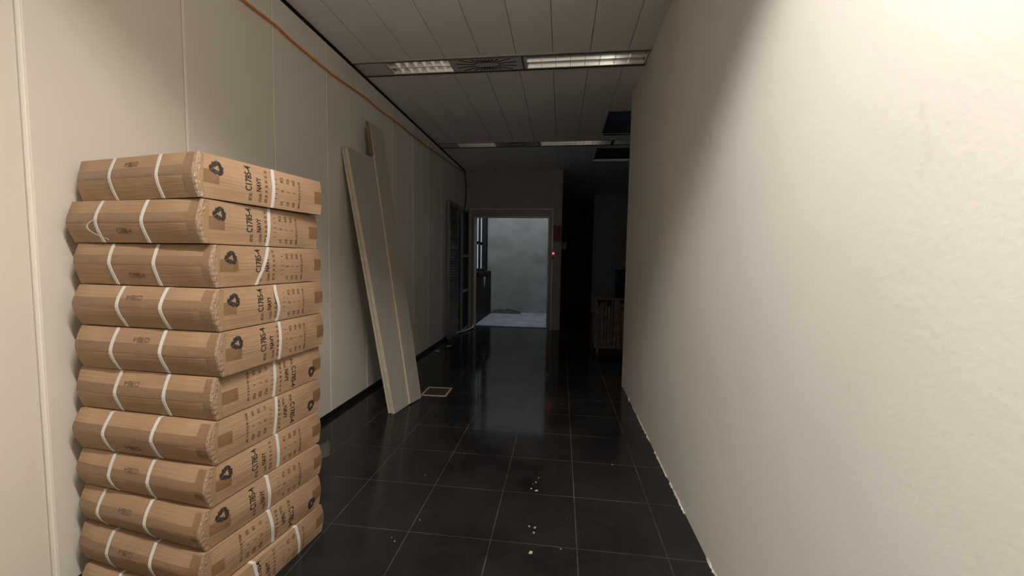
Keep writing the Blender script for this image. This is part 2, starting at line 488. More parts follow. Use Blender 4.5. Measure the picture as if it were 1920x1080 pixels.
def swirl_vent(label, x0, x1, ya, yb):
    cx, cy = (x0 + x1) / 2, (ya + yb) / 2
    t = thing('ceiling_vent', label, 'vent', (cx, cy, H), 0)
    hx, hy = (x1 - x0) / 2, (yb - ya) / 2
    MB().box(-hx, hx, -hy, hy, 0.0, 0.012).build('vent_plate', M['ceilrail'], t, bevel=0.002)
    b = MB()
    n = 24
    ex, ey = hx - 0.03, hy - 0.022
    for k in range(n):
        a = 2 * PI * (k + 0.5) / n
        dx, dy = math.cos(a), math.sin(a)
        s0 = 1.0 / math.sqrt((dx / (0.38 * ex)) ** 2 + (dy / (0.42 * ey)) ** 2)
        s1 = min(ex / max(abs(dx), 1e-6), ey / max(abs(dy), 1e-6))
        if abs(dx) * s1 > ex * 0.999: s1 *= 0.97
        px, py = -dy * 0.0055, dx * 0.0055
        q = [(dx * s0 - px, dy * s0 - py), (dx * s1 - px, dy * s1 - py), (dx * s1 + px, dy * s1 + py), (dx * s0 + px, dy * s0 + py)]
        b.hexa([(x, y, -0.0012) for x, y in q] + [(x, y, 0.001) for x, y in q])
    b.build('radial_slots', M['void'], t)
    return t


def blank(label, x0, x1, ya, yb):
    o = MB().box(x0, x1, ya, yb, H, H + 0.012).build('trim_5', M['ceilrail'])
    return struct(o)


def rails(ya, yb, x0, x1):
    b = MB()
    for (y0, s) in ((ya, 1), (yb, -1)):
        a, c = sorted((y0, y0 + s * 0.020)); b.box(x0, x1, a, c, H - 0.004, H + 0.01)
        a, c = sorted((y0 + s * 0.0205, y0 + s * 0.0335)); b.box(x0, x1, a, c, H - 0.0035, H + 0.012, 1)
    struct(b.build('trim_6', [M['ceilrail'], M['void']]))


for i, (ya, yb) in enumerate(BANDS[1:]):
    pos = 'nearer' if i == 0 else 'farther'
    a, c = ya + 0.034, yb - 0.034
    rails(ya, yb, XL + 0.005, XR if i == 0 else 3.0)
    blank('', XL + 0.006, -1.575, a, c)
    louver_light('ceiling_light', 'short unlit louvred ceiling light in the %s row, left of the %s air vent' % (pos, 'radial slotted' if i == 0 else 'dim far'), -1.57, -0.99, a, c, 7, False)
    swirl_vent('grey ceiling air vent with radial slots in the %s row of lights' % pos, -0.985, -0.385, a, c)
    b = MB(); b.box(-0.384, -0.371, a, c, H, H + 0.012); b.box(-0.360, -0.347, a, c, H, H + 0.012); b.box(-0.371, -0.360, a, c, H - 0.001, H + 0.012, 1)
    struct(b.build('trim_7', [M['ceilrail'], M['void']]))
    louver_light('ceiling_light', 'long polished ceiling light with a bright glint in the nearer row' if i == 0 else 'long dim ceiling light with a thin bright line in the farther row', -0.345, 0.668, a, c, 8, True)
    if i == 1:
        louver_light('ceiling_light', 'dark louvred ceiling light at the right end of the farther row, between missing planks', 0.70, 1.28, a, c, 7, False)
        blank('', 1.29, 3.0, a, c)

# the lit light overhead, just outside the frame: its housing cuts off the beam
ya, yb = BANDS[0]
t = thing('ceiling_light', 'lit ceiling light overhead, above the near end of the right wall', 'ceiling light', (0.16, (ya + yb) / 2, H))
hy = (yb - ya) / 2
b = MB()
b.box(-0.52, 0.512, -hy - 0.001, -hy + 0.004, 0, 0.10); b.box(-0.52, 0.512, hy - 0.004, hy + 0.001, 0, 0.10)
b.box(-0.52, -0.515, -hy + 0.004, hy - 0.004, 0, 0.10); b.box(0.507, 0.512, -hy + 0.004, hy - 0.004, 0, 0.10)
b.box(-0.52, 0.512, -hy, hy, 0.10, 0.105)
b.build('housing', M['dark'], t)
b = MB()
for k in range(1, 12):
    x = -0.515 + 1.022 * k / 12
    b.box(x - 0.0015, x + 0.0015, -hy + 0.004, hy - 0.004, 0.0, 0.018)
b.build('louver', M['greyplastic'], t)
struct(MB().box(XL, -0.365, ya, yb, H, H + 0.012).build('trim_8', M['ceilrail']))

# ------------------------------------------------------------------ orange cable, dark cable
pts = [(-0.6, 2.74), (0.9, 2.745), (1.6, 2.765), (2.164, 2.771), (2.427, 2.783), (2.55, 2.772), (2.676, 2.769), (3.064, 2.764), (3.35, 2.785), (3.62, 2.803), (3.9, 2.80), (4.292, 2.817), (4.8, 2.825), (5.342, 2.841), (6.3, 2.885), (7.236, 2.935), (7.30, 2.936)]
b = MB(); P = []
for i in range(len(pts) - 1):
    (y0, z0), (y1, z1) = pts[i], pts[i + 1]
    for k in range(6):
        f = k / 6; yy = y0 + (y1 - y0) * f
        P.append((XL + 0.0150 + 0.0012 * math.sin(yy * 9), yy, z0 + (z1 - z0) * f + 0.003 * noise.noise(Vector((yy * 5, 1, 2)))))
b.tube(P, 0.0075, 8)
tag(b.build('orange_cable', M['orange'], smooth=True), 'thin orange cable stretched along the top of the left wall panels', 'cable')
b = MB()
P = [(XL + 0.02 + 0.05 * math.sin(k / 14 * PI) * 0.5, 7.40 + 0.04 * math.sin(k / 5), H - 0.03 - k / 14 * 0.72) for k in range(15)]
b.tube(P, 0.012, 8)
tag(b.build('black_cable', M['black'], smooth=True), 'black cable hanging in the far left corner above the doorway', 'cable')

# ------------------------------------------------------------------ wall socket
t = thing('wall_socket', 'small dark wall socket low on the left wall behind the leaning boards', 'socket', (XL, 3.9, 0.52))
MB().box(0, 0.008, -0.04, 0.04, -0.055, 0.055).build('face_plate', M['black'], t, bevel=0.002)
MB().box(0.008, 0.012, -0.022, 0.022, -0.022, 0.022).build('outlet', M['dark'], t, bevel=0.001)

# ------------------------------------------------------------------ cartons
W, Lb = 0.606, 0.5326
ZB = [1.6583, 1.504, 1.3503, 1.1981, 1.0463, 0.8862, 0.7297, 0.5735, 0.4283, 0.2846, 0.1356, 0.0]
BX = [[-1.2028, 1.2016, -0.1795], [-1.201, 1.2118, -0.1077], [-1.1828, 1.2354, -0.0706], [-1.1681, 1.2259, -0.0605],
      [-1.1619, 1.2284, -0.0486], [-1.1879, 1.2254, -0.0707], [-1.188, 1.211, -0.0754], [-1.1928, 1.1921, -0.1116],
      [-1.1972, 1.1727, -0.1488], [-1.1928, 1.1597, -0.1454], [-1.1646, 1.1676, -0.1001]]
FS = [(-0.41, -0.171), (-0.447, -0.235), (-0.435, -0.235), (-0.395, -0.206), (-0.434, -0.227), (-0.409, -0.196), (-0.449, -0.231), (-0.437, -0.247), (-0.49, -0.249), (-0.44, -0.225), (-0.427, -0.22)]
RS = [[(0.281, 0.277)], [(0.268, 0.255)], [(0.228, 0.165)], [(0.252, 0.255)], [(0.262, 0.258)], [(0.258, 0.252)], [(0.276, 0.262)], [(0.285, 0.287)], [(0.244, 0.250)], [(0.255, 0.272)], [(0.37, 0.385), (0.155, 0.175)]]
ST = [(-0.309, 0.80, 1), (-0.332, 0.27, 0), (-0.322, 0.24, 0), (-0.326, 0.74, 1), (-0.316, 0.76, 1), (-0.344, 0.73, 1), (-0.337, 0.22, 1), (-0.334, 0.70, 1), (-0.352, 0.66, 1), (-0.347, 0.63, 1), (-0.33, 0.7, 1)]
FLIP = [0, 0, 0, 0, 0, 1, 1, 0, 0, 1, 0]
LAB = ['topmost brown carton of the strapped stack by the left wall',
       'second carton from the top of the stack, left strap with a loose loop',
       'third carton from the top, right-hand strap slanting over the word NAVY',
       'fourth carton from the top, printed strap side with a twisted loose strap',
       'fifth carton from the top, lowest of the five with recycling mark at left',
       'sixth carton from the top, print upside down, just under the overhanging fifth carton',
       'seventh carton from the top, print upside down and stamp low on its end',
       'eighth carton from the top, upright print, below the two upside-down ones',
       'ninth carton from the top, upright print, end straps set wide apart',
       'tenth carton from the top, upside-down print, second from the floor',
       'bottom carton of the stack standing on the black floor']
FB = [0.020, 0.026, 0.024, 0.032, 0.030, 0.026, 0.034, 0.028, 0.032, 0.026, 0.03]


def text_mesh(s):
    c = bpy.data.curves.new('text', 'FONT')
    c.body = s; c.resolution_u = 2; c.offset = 0.018
    o = bpy.data.objects.new('text', c)
    COL.objects.link(o)
    dg = bpy.context.evaluated_depsgraph_get()
    me = o.evaluated_get(dg).to_mesh()
    vs = [(v.co.x, v.co.y) for v in me.vertices]
    fs = [tuple(p.vertices) for p in me.polygons]
    o.evaluated_get(dg).to_mesh_clear()
    bpy.data.objects.remove(o); bpy.data.curves.remove(c)
    x0 = min(v[0] for v in vs); x1 = max(v[0] for v in vs); y0 = min(v[1] for v in vs); y1 = max(v[1] for v in vs)
    return [((x - x0) / (x1 - x0), (y - y0) / (y1 - y0)) for x, y in vs], fs


TXT = {}


def T(s):
    if s not in TXT: TXT[s] = text_mesh(s)
    return TXT[s]


def recycle_polys():
    # three chasing arrows around a triangle: (verts, faces) in a unit disc
    out_v, out_f = [], []
    for k in range(3):
        a = 2 * PI * k / 3
        rot = lambda p: (p[0] * math.cos(a) - p[1] * math.sin(a), p[0] * math.sin(a) + p[1] * math.cos(a))
        pts = [(-0.62, -1.0), (0.06, -1.0), (0.06, -0.32), (-0.38, -0.32)]                       # base bar
        fold = [(-0.68, -0.95), (-0.43, -0.28), (-0.60, 0.06), (-1.06, -0.16), (-1.0, -0.56)]       # bend at the corner
        head = [(0.10, -1.2), (0.56, -0.66), (0.10, -0.12)]                                        # arrow head
        for poly in (pts, fold, head):
            o = len(out_v)
            out_v += [rot(p) for p in poly]; out_f.append(tuple(range(o, o + len(poly))))
    return out_v, out_f


RECV, RECF = recycle_polys()
# printed layout on the long side: text, centre along the side, z start, z end (fractions of height), cap height, faded?
LAY = [('C1785-4', 0.172, 0.33, 0.93, 0.027, 0), ('ART NO.', 0.181, 0.09, 0.29, 0.014, 1), ('NAVY', 0.214, 0.35, 0.70, 0.021, 0), ('COLOR:', 0.222, 0.09, 0.31, 0.012, 1),
       ('QTY.', 0.321, 0.10, 0.22, 0.013, 1), ('12', 0.321, 0.45, 0.51, 0.012, 1), ('PCS', 0.321, 0.70, 0.84, 0.014, 1),
       ('G.W.', 0.350, 0.10, 0.23, 0.013, 1), ('7', 0.350, 0.46, 0.49, 0.012, 1), ('KGS', 0.350, 0.70, 0.84, 0.014, 1),
       ('N.W.', 0.378, 0.10, 0.23, 0.013, 1), ('6', 0.378, 0.46, 0.49, 0.012, 1), ('KGS', 0.378, 0.70, 0.84, 0.014, 1),
       ('MEAS.: 60 X 52 X 15 CM', 0.406, 0.09, 0.82, 0.010, 1)]
for k, sz in enumerate(['SIZE', '28', '29', '30', '31', '32', '33']):
    LAY.append((sz, 0.247, 0.10 + 0.125 * k, 0.165 + 0.125 * k + (0.03 if k == 0 else 0), 0.012, 1))
for k in range(5):
    LAY.append(('1', 0.292, 0.255 + 0.125 * k, 0.265 + 0.125 * k, 0.013, 1))


def make_carton(i):
    x, y, rz = BX[i]
    z0, h = ZB[i + 1], ZB[i] - ZB[i + 1] - 0.004
    if i < 10: z0 += 0.002
    t = thing('cardboard_carton', LAB[i], 'box', (x, y, z0), rz, 'strapped cartons stacked by the left wall')
    fb, rb, ph = FB[i], 0.006 + 0.004 * rnd.random(), rnd.uniform(0, 50)
    ridge = 0.47 + 0.08 * rnd.random()

    def tent(q):
        q = min(1, max(0, q))
        v = q / ridge if q < ridge else (1 - q) / (1 - ridge)
        return 1 - (1 - v) ** 1.5

    def D(px, py, pz):
        q = pz / h
        nx = noise.noise(Vector((px * 4 + ph, py * 4, pz * 10)))
        ny = noise.noise(Vector((px * 5, py * 5 + ph, pz * 12)))
        edge = min(1, max(0, 4 * q * (1 - q)))
        ex = 0.72 + 0.28 * min(1, min(-px, W + px) / 0.08) if -W <= px <= 0 else 0.72
        ff = max(0, 1 - py / 0.04); bf = max(0, 1 - (Lb - py) / 0.04)
        rf = max(0, 1 + px / 0.04); lf = max(0, 1 - (px + W) / 0.04)
        ey = min(1, min(py, Lb - py) / 0.06)
        oy = -ff * (fb * tent(q) * ex + 0.004 * ny * edge) + bf * fb * 0.6 * tent(q)
        ox = rf * (rb * tent(q) * max(0.0, ey) + 0.004 * nx * edge * max(0.0, ey)) - lf * 0.004 * tent(q)
        oz = 0.0
        return Vector((px + ox, py + oy, pz + oz))

    def front(u, q, off): return D(u, 0.0, q * h) + Vector((0, -off, 0))

    def right(s, q, off): return D(0.0, s, q * h) + Vector((off, 0, 0))
    b = MB()

    def grid(fn, nu, nv, mi=0):
        vs = [fn(a / nu, c / nv) for c in range(nv + 1) for a in range(nu + 1)]
        fs = [(c * (nu + 1) + a, c * (nu + 1) + a + 1, (c + 1) * (nu + 1) + a + 1, (c + 1) * (nu + 1) + a) for c in range(nv) for a in range(nu)]
        b.add(vs, fs, mi)
    nx_, ny_, nz_ = 24, 22, 10
    grid(lambda a, c: D(-W + W * a, 0, h * c), nx_, nz_)
    grid(lambda a, c: D(-W + W * a, Lb, h * c), nx_, nz_)
    grid(lambda a, c: D(0, Lb * a, h * c), ny_, nz_)
    grid(lambda a, c: D(-W, Lb * a, h * c), ny_, nz_)
    grid(lambda a, c: D(-W + W * a, Lb * c, h), nx_, ny_)
    grid(lambda a, c: D(-W + W * a, Lb * c, 0), nx_, ny_)
    b.build('carton_body', M['card'], t)

    def patch(name, fn, a0, a1, q0, q1, na, nq, material, off=0.0006):
        bb = MB()
        vs = [fn(a0 + (a1 - a0) * a / na, q0 + (q1 - q0) * c / nq, off) for c in range(nq + 1) for a in range(na + 1)]
        fs = [(c * (na + 1) + a, c * (na + 1) + a + 1, (c + 1) * (na + 1) + a + 1, (c + 1) * (na + 1) + a) for c in range(nq) for a in range(na)]
        bb.add(vs, fs)
        return bb.build(name, material, t)
    # tape along the middle seam of the end, folded onto the long side, plus wrinkled corner tape
    patch('packing_tape', front, -W, -0.0005, ridge - 0.02, ridge + 0.20, 24, 4, M['tape'] if i % 3 == 0 else M['tape'])
    patch('packing_tape', right, 0.0005, 0.062 + 0.01 * (i % 3), ridge - 0.16, ridge + 0.14, 8, 4, M['tape'])
    patch('packing_tape', right, Lb - 0.04 - 0.008 * (i % 2), Lb - 0.001, ridge - 0.2, ridge + 0.16, 6, 4, M['tape'])
    patch('packing_tape', front, -0.048 + 0.006 * (i % 3), -0.0005, 0.03, 0.97, 6, 10, M['tape'], 0.0008)
    patch('packing_tape', right, 0.0005, 0.020 + 0.004 * (i % 2), 0.03, 0.97, 4, 10, M['tape2'], 0.0008)
    bb = MB()
    n, mq = 10, 14
    vs = []
    for c in range(mq + 1):
        q = c / mq
        for a in range(n + 1):
            s = -0.008 + 0.020 * a / n
            j = 0.0014 + 0.0012 * noise.noise(Vector((a * 0.9 + ph, c * 1.3, 3)))
            if s < 0: p = front(s, q, j)
            else: p = right(s, q, j)
            vs.append(p)
    fs = [(c * (n + 1) + a, c * (n + 1) + a + 1, (c + 1) * (n + 1) + a + 1, (c + 1) * (n + 1) + a) for c in range(mq) for a in range(n)]
    bb.add(vs, fs); o = bb.build('corner_tape', M['clear'], t); o['label'] = 'shiny wrinkled tape wrapped over the corner edge'

    # straps
    def ribbon(name, path, wdir, hw):
        bb = MB(); n = len(path)
        inner = [Vector(p[0]) for p in path]; outer = [Vector(p[1]) for p in path]
        vs = []
        for k in range(n):
            w = wdir * hw
            vs += [inner[k] - w, inner[k] + w, outer[k] + w, outer[k] - w]
        fs = []
        for k in range(n):
            a, c = 4 * k, 4 * ((k + 1) % n)
            for e in range(4):
                fs.append((a + e, a + (e + 1) % 4, c + (e + 1) % 4, c + e))
        bb.add(vs, fs)
        o = bb.build(name, M['strap'], t); return o
    i0, o0 = 0.0004, 0.0017
    for u in FS[i]:
        path = []
        lean = rnd.uniform(-0.006, 0.010)
        for k in range(13):
            q = k / 12; uu = u - lean * (q - 1) if True else u
            path.append((front(uu, q, i0), front(uu, q, o0 + 0.001)))
        for k in range(1, 9):
            yy = Lb * k / 9
            path.append((D(u, yy, h) + Vector((0, 0, i0)), D(u, yy, h) + Vector((0, 0, o0))))
        for k in range(7):
            q = 1 - k / 6
            path.append((D(u, Lb, q * h) + Vector((0, i0, 0)), D(u, Lb, q * h) + Vector((0, o0, 0))))
        for k in range(1, 9):
            yy = Lb * (1 - k / 9); uu = u + lean * k / 9
            path.append((D(uu, yy, 0) - Vector((0, 0, i0)), D(uu, yy, 0) - Vector((0, 0, o0 if i < 10 else i0))))
        ribbon('strap', path, Vector((1, 0, 0)), 0.0062)
    for (sa, sb) in RS[i]:
        path = []
        for k in range(13):
            q = k / 12; s = sb + (sa - sb) * q
            bow = 0.0
            if i == 3: s += 0.006 * math.sin(q * PI * 2); bow = 0.006 * math.sin(q * PI)
            path.append((right(s, q, i0 + bow), right(s, q, o0 + bow)))
        for k in range(1, 9):
            xx = -W * k / 9
            path.append((D(xx, sa, h) + Vector((0, 0, i0)), D(xx, sa, h) + Vector((0, 0, o0 - 0.0004))))
        for k in range(7):
            q = 1 - k / 6
            path.append((D(-W, sa, q * h) - Vector((i0, 0, 0)), D(-W, sa, q * h) - Vector((o0, 0, 0))))
        for k in range(1, 9):
            xx = -W * (1 - k / 9); s = sa + (sb - sa) * k / 9
            path.append((D(xx, s, 0) - Vector((0, 0, i0)), D(xx, s, 0) - Vector((0, 0, o0 - 0.0004 if i < 10 else i0))))
        ribbon('strap', path, Vector((0, 1, 0)), 0.0068)
    if i == 1:      # the loose loop beside the left strap
        u = FS[1][0]
        bb = MB(); n = 16; vs = []
        for k in range(n + 1):
            q = 0.52 - 0.46 * k / n
            uu = u - 0.002 - 0.048 * math.sin(PI * min(1, (k / n) * 1.05) ** 0.9) + 0.030 * (k / n)
            p = front(uu, q, 0.004 + 0.004 * math.sin(PI * k / n))
            vs += [p + Vector((-0.003, 0, 0)), p + Vector((0.003, 0, 0)), p + Vector((0.003, -0.0015, 0)), p + Vector((-0.003, -0.0015, 0))]
        fs = [(4 * k + e, 4 * k + (e + 1) % 4, 4 * k + 4 + (e + 1) % 4, 4 * k + 4 + e) for k in range(n) for e in range(4)]
        bb.add(vs, fs); bb.build('strap', M['strap'], t)['label'] = 'loose looped strap end'
    if i == 8:      # torn tape flap sticking out at the far corner
        bb = MB(); n = 5; vs = []
        for a in range(n + 1):
            for c in range(n + 1):
                q = 0.45 + 0.62 * c / n
                k = a / n
                vs.append(D(0, Lb, min(q, 0.98) * h) + Vector((0.012 * math.sin(k * 2.4) + 0.004 * noise.noise(Vector((a, c, 2))), 0.001 + 0.055 * k * (1 - 0.35 * abs(c / n - 0.5)), 0.01 * (k - 0.5) * k)))
        fs = [(a * (n + 1) + c, a * (n + 1) + c + 1, (a + 1) * (n + 1) + c + 1, (a + 1) * (n + 1) + c) for a in range(n) for c in range(n)]
        bb.add(vs, fs); bb.build('tape_flap', M['film'], t)['label'] = 'torn grey tape flap sticking out at the far corner'
    # printing on the long side
    bb = MB(); off = 0.0011
    pr = lambda s, zz: right((Lb - s) if FLIP[i] else s, ((h - zz) if FLIP[i] else zz) / h, off)
    sc = h
    for (s, yc, qa, qb, cap, fd) in LAY:
        vs, fs = T(s)
        bb.add([pr(yc + cap / 2 - v * cap, sc * (qa + (qb - qa) * u)) for u, v in vs], fs, fd)
    rs = 0.0225
    rb_ = MB(); rb_.add([pr(0.056 - v * rs * 0.92, sc * 0.70 + u * rs) for u, v in RECV], RECF, 0)
    rb_.build('recycling_mark', M['ink'], t)
    # table rules
    for (ya_, yb_, qa, qb) in [(0.268, 0.2688, 0.08, 0.92), (0.136, 0.40, 0.865, 0.870)]:
        if yb_ > 0.3: ya_, yb_ = 0.20, 0.40
        q_ = [pr(ya_, sc * qa), pr(yb_, sc * qa), pr(yb_, sc * qb), pr(ya_, sc * qb)]
        if yb_ < 0.3: bb.add(q_, [(0, 1, 2, 3)], 1)
    o = bb.build('side_printing', [M['ink'], M['inkfade']], t)
    o['label'] = 'printed C1785-4 NAVY and size table'
    # stamp on the end
    u0, q0, fl = ST[i]
    vs, fs = T('C1785-4')
    bb = MB(); ln, cap = 0.068, 0.019
    sg = -1 if fl else 1
    bb.add([front(u0 + sg * (u - 0.5) * ln, q0 + sg * (v - 0.5) * cap / h, 0.0011) for u, v in vs], fs)
    bb.build('end_stamp', M['stamp'], t)
    return t


for i in range(11): make_carton(i)

# ------------------------------------------------------------------ leaning boards
DV = Vector((0.147, 0.989, 0)).normalized()           # along the foot of the boards
LV = Vector((-DV.y, DV.x, 0))                          # towards the wall
ANG = math.atan2(0.435, 2.235)
UP = (LV * math.sin(ANG) + Vector((0, 0, 1)) * math.cos(ANG)).normalized()
NV = DV.cross(UP).normalized()
if NV.x < 0: NV = -NV
P0 = Vector((-1.425, 3.135, 0.0))


def lean_board(name, label, dist, y_off, width, length, thick, up, wvec, group):
    base = P0 + NV * dist + DV * y_off
    base -= UP * (base.z / UP.z)
    t = thing(name, label, 'board', base, 0, group)
    c = [Vector((0, 0, 0)), NV * thick, NV * thick + wvec * width, wvec * width]
    lift = 0.0
    cs = [p + up * 0 for p in c] + [p + up * length for p in c]
    mz = min(p.z for p in cs)
    cs = [p - Vector((0, 0, mz)) for p in cs]
    b = MB()
    b.add(cs, [(1, 2, 6, 5), (3, 0, 4, 7)], 0)                 # two faces
    b.build('board_face', M['board'], t)
    b = MB()
    b.add(cs, [(0, 1, 5, 4), (2, 3, 7, 6), (3, 2, 1, 0), (4, 5, 6, 7)], 0)
    b.build('board_edge', M['edge'], t)['label'] = 'paler raw edge of the board'
    return t, cs


GB = 'boards leaning on the left wall'
lean_board('leaning_board', 'shorter cream board leaning on the left wall, innermost of the stack', 0.0, 0.0, 0.42, 2.27, 0.0215, UP, DV, GB)
lean_board('leaning_board', 'middle cream board sandwiched in the stack leaning on the left wall', 0.0235, 0.004, 0.42, 2.275, 0.0185, UP, DV, GB)
lean_board('leaning_board', 'shorter cream board whose broad face shows beside the taller narrow one', 0.043, -0.003, 0.425, 2.27, 0.020, UP, DV, GB)
tl = 0.055
UPB = (UP * math.cos(tl) + DV * math.sin(tl)).normalized()
WVB = (DV * math.cos(tl) - UP * math.sin(tl)).normalized()
tb, cs = lean_board('leaning_board', 'tallest narrow cream board leaning in front of the others', 0.0635, 0.225, 0.20, 2.60, 0.016, UPB, WVB, GB)
b = MB()
q = [cs[0], cs[0] + NV * 0.009, cs[0] + NV * 0.009 - WVB * 0.042, cs[0] - WVB * 0.042]
b.hexa([p + UPB * 2.29 for p in q] + [p + UPB * 2.60 for p in q])
b.build('batten', M['wood'], tb)['label'] = 'short brown batten on its top edge'

# ------------------------------------------------------------------ floor vent
t = thing('floor_vent', 'square brown floor grille with a pale rim beside the leaning boards', 'floor vent', (-1.19, 3.735, 0), 0.02)
b = MB(); a = 0.125
b.box(-a, a, -a, -a + 0.016, 0, 0.006); b.box(-a, a, a - 0.016, a, 0, 0.006); b.box(-a, -a + 0.016, -a + 0.016, a - 0.016, 0, 0.006); b.box(a - 0.016, a, -a + 0.016, a - 0.016, 0, 0.006)
b.build('rim', M['ventrim'], t)
b = MB()
b.box(-a + 0.016, a - 0.016, -a + 0.016, a - 0.016, 0, 0.002)
for k in range(12):
    x = -a + 0.024 + k * 0.0175
    b.box(x, x + 0.009, -a + 0.018, a - 0.018, 0.002, 0.0045)
b.build('grille', M['vent'], t)


# ------------------------------------------------------------------ flakes and papers on the floor
def flake(x, y, s, label, name='paint_flake', m='flake', cat='paint flake', group='pale flakes on the black floor', th=0.0025):
    n = 11
    base = [(s * (0.35 + 0.85 * rnd.random()) * math.cos(2 * PI * k / n), s * (0.25 + 0.6 * rnd.random()) * math.sin(2 * PI * k / n)) for k in range(n)]
    b = MB()
    vs = [(px, py, 0.0) for px, py in base] + [(px * 0.85, py * 0.85, th * (0.5 + rnd.random())) for px, py in base]
    fs = [tuple(range(n))[::-1], tuple(range(n, 2 * n))] + [(k, (k + 1) % n, n + (k + 1) % n, n + k) for k in range(n)]
    b.add(vs, fs)
    o = b.build(name, M[m], loc=(x, y, 0), rotz=rnd.uniform(0, 6))
    return tag(o, label, cat, group)


FL = 'small pale flake of plaster lying on the black tiles in mid floor'
flake(-0.108, 2.186, 0.016, 'largest pale flake, at the tile joint in mid floor')
for (x, y, s) in [(-0.14, 2.20, 0.006), (-0.103, 2.32, 0.006), (-0.118, 2.27, 0.008), (-0.135, 2.25, 0.004), (-0.125, 1.875, 0.008), (-0.098, 1.868, 0.009), (-0.10, 1.83, 0.008), (-0.736, 1.68, 0.006), (-0.76, 1.70, 0.003), (-0.675, 1.843, 0.005), (0.03, 1.74, 0.004), (-0.79, 2.25, 0.004), (-0.62, 2.55, 0.004), (0.36, 2.55, 0.006)]:
    flake(x, y, s, FL)
flake(-0.104, 1.70, 0.012, 'reddish flake nearest the viewer in mid floor', m='flake')
flake(-1.74, 5.45, 0.055, 'nearer of two paper scraps on the floor by the far left wall', 'paper_scrap', 'paper', 'paper', 'paper scraps by the left wall', 0.006)
flake(-1.66, 5.80, 0.06, 'farther of two paper scraps on the floor by the far left wall', 'paper_scrap', 'paper', 'paper', 'paper scraps by the left wall', 0.006)

# ------------------------------------------------------------------ louvred shutter, open door leaf
t = thing('louvred_shutter', 'tall grey louvred shutter leaning on the left wall near the doorway', 'shutter', (XL + 0.045, 6.25, 0), 0)
HS, WS = 2.26, 0.62
sh = lambda b, nm, m_: b.build(nm, m_, t)
for yy in (0, WS - 0.05):
    sh(MB().box(-0.02, 0.02, yy, yy + 0.05, 0, HS), 'stile', M['steel'])
for zz in (0.0, 0.62, 1.48, HS - 0.08):
    sh(MB().box(-0.018, 0.018, 0.05, WS - 0.05, zz, zz + 0.08), 'rail', M['shutter'])
b = MB()
for (za, zb) in ((0.09, 0.61), (0.71, 1.47), (1.57, 2.17)):
    z = za
    while z < zb:
        b.hexa([(0.010, 0.05, z), (0.015, 0.05, z), (0.015, WS - 0.05, z), (0.010, WS - 0.05, z), (-0.015, 0.05, z + 0.035), (-0.010, 0.05, z + 0.035), (-0.010, WS - 0.05, z + 0.035), (-0.015, WS - 0.05, z + 0.035)])
        z += 0.045
sh(b, 'slats', M['shutter'])

t = thing('door_leaf', 'open dark door leaf with pale frame and two crossbars, left of the doorway', 'door', (-1.765, 6.90, 0), 0)
HL, WL = 2.24, 0.56
for yy in (0, WL - 0.05):
    MB().box(-0.02, 0.02, yy, yy + 0.05, 0.005, HL).build('stile', M['steel'], t, bevel=0.003)
for zz in (0.005, 0.72, 1.36, HL - 0.05):
    MB().box(-0.018, 0.018, 0.05, WL - 0.05, zz, zz + 0.045).build('crossbar', M['steel'], t, bevel=0.003)
MB().box(-0.006, 0.006, 0.05, WL - 0.05, 0.05, HL - 0.05).build('panel', M['blacksteel'], t)

# pipe end on the floor by the left jamb
b = MB(); b.tube([(-1.80, 6.7, 0.02), (-1.77, 6.86, 0.02), (-1.70, 7.0, 0.02), (-1.665, 7.2, 0.022), (-1.64, 7.36, 0.03), (-1.66, 7.44, 0.05)], 0.018, 8)
tag(b.build('floor_hose', M['greyplastic'], smooth=True), 'grey hose lying on the floor at the left foot of the doorway', 'hose')

# ------------------------------------------------------------------ inside the lift shaft: black gate with posts
GX = -1.69
t = thing('shaft_gate', 'black steel gate with tall posts and a pale triangle inside the lit doorway', 'gate', (GX, 7.75, 0.012))
MB().box(-0.05, 0, 0.0, 1.80, 0, 0.965).build('lower_panel', M['blacksteel'], t, bevel=0.004)
for (y0, y1) in ((-0.02, 0.20), (0.36, 0.56), (0.72, 1.18)):
    MB().box(-0.022, -0.010, y0, y1, 0.966, 3.2).build('post', M['blacksteel'], t, bevel=0.001)
MB().box(-0.055, 0.02, 0.20, 1.70, 0.966, 1.045).build('ledge', M['blacksteel'], t, bevel=0.004)
for (y0, z0) in ((0.245, 1.62), (0.62, 1.62)):
    MB().box(-0.03, 0.02, y0 - 0.05, y0 + 0.10, z0, z0 + 0.06).build('latch', M['blacksteel'], t, bevel=0.003)
b = MB(); yy, zz = 0.95, 0.93
b.add([(0.002, yy - 0.11, zz), (0.002, yy + 0.11, zz), (0.002, yy, zz - 0.24), (0.004, yy - 0.11, zz), (0.004, yy + 0.11, zz), (0.004, yy, zz - 0.24)], [(0, 1, 2), (5, 4, 3), (0, 3, 4, 1), (1, 4, 5, 2), (2, 5, 3, 0)])
b.build('triangle_mark', M['white'], t)['label'] = 'pale triangle pointing down'
# dirt heap
b = MB(); n = 16; vs = []
for a in range(n + 1):
    for c in range(7):
        u, v = a / n, c / 6
        hh = 0.10 * math.sin(PI * u) ** 0.8 * v * (0.8 + 0.6 * noise.noise(Vector((u * 6, v * 4, 8))))
        vs.append((0.75 * u, 0.28 * v, max(0, hh)))
fs = [(a * 7 + c, a * 7 + c + 1, (a + 1) * 7 + c + 1, (a + 1) * 7 + c) for a in range(n) for c in range(6)]
b.add(vs, fs)
tag(b.build('dirt_heap', M['dirt'], loc=(-1.72, 9.56, 0.0125)), 'low dark heap of dirt at the foot of the concrete wall past the doorway', 'dirt')

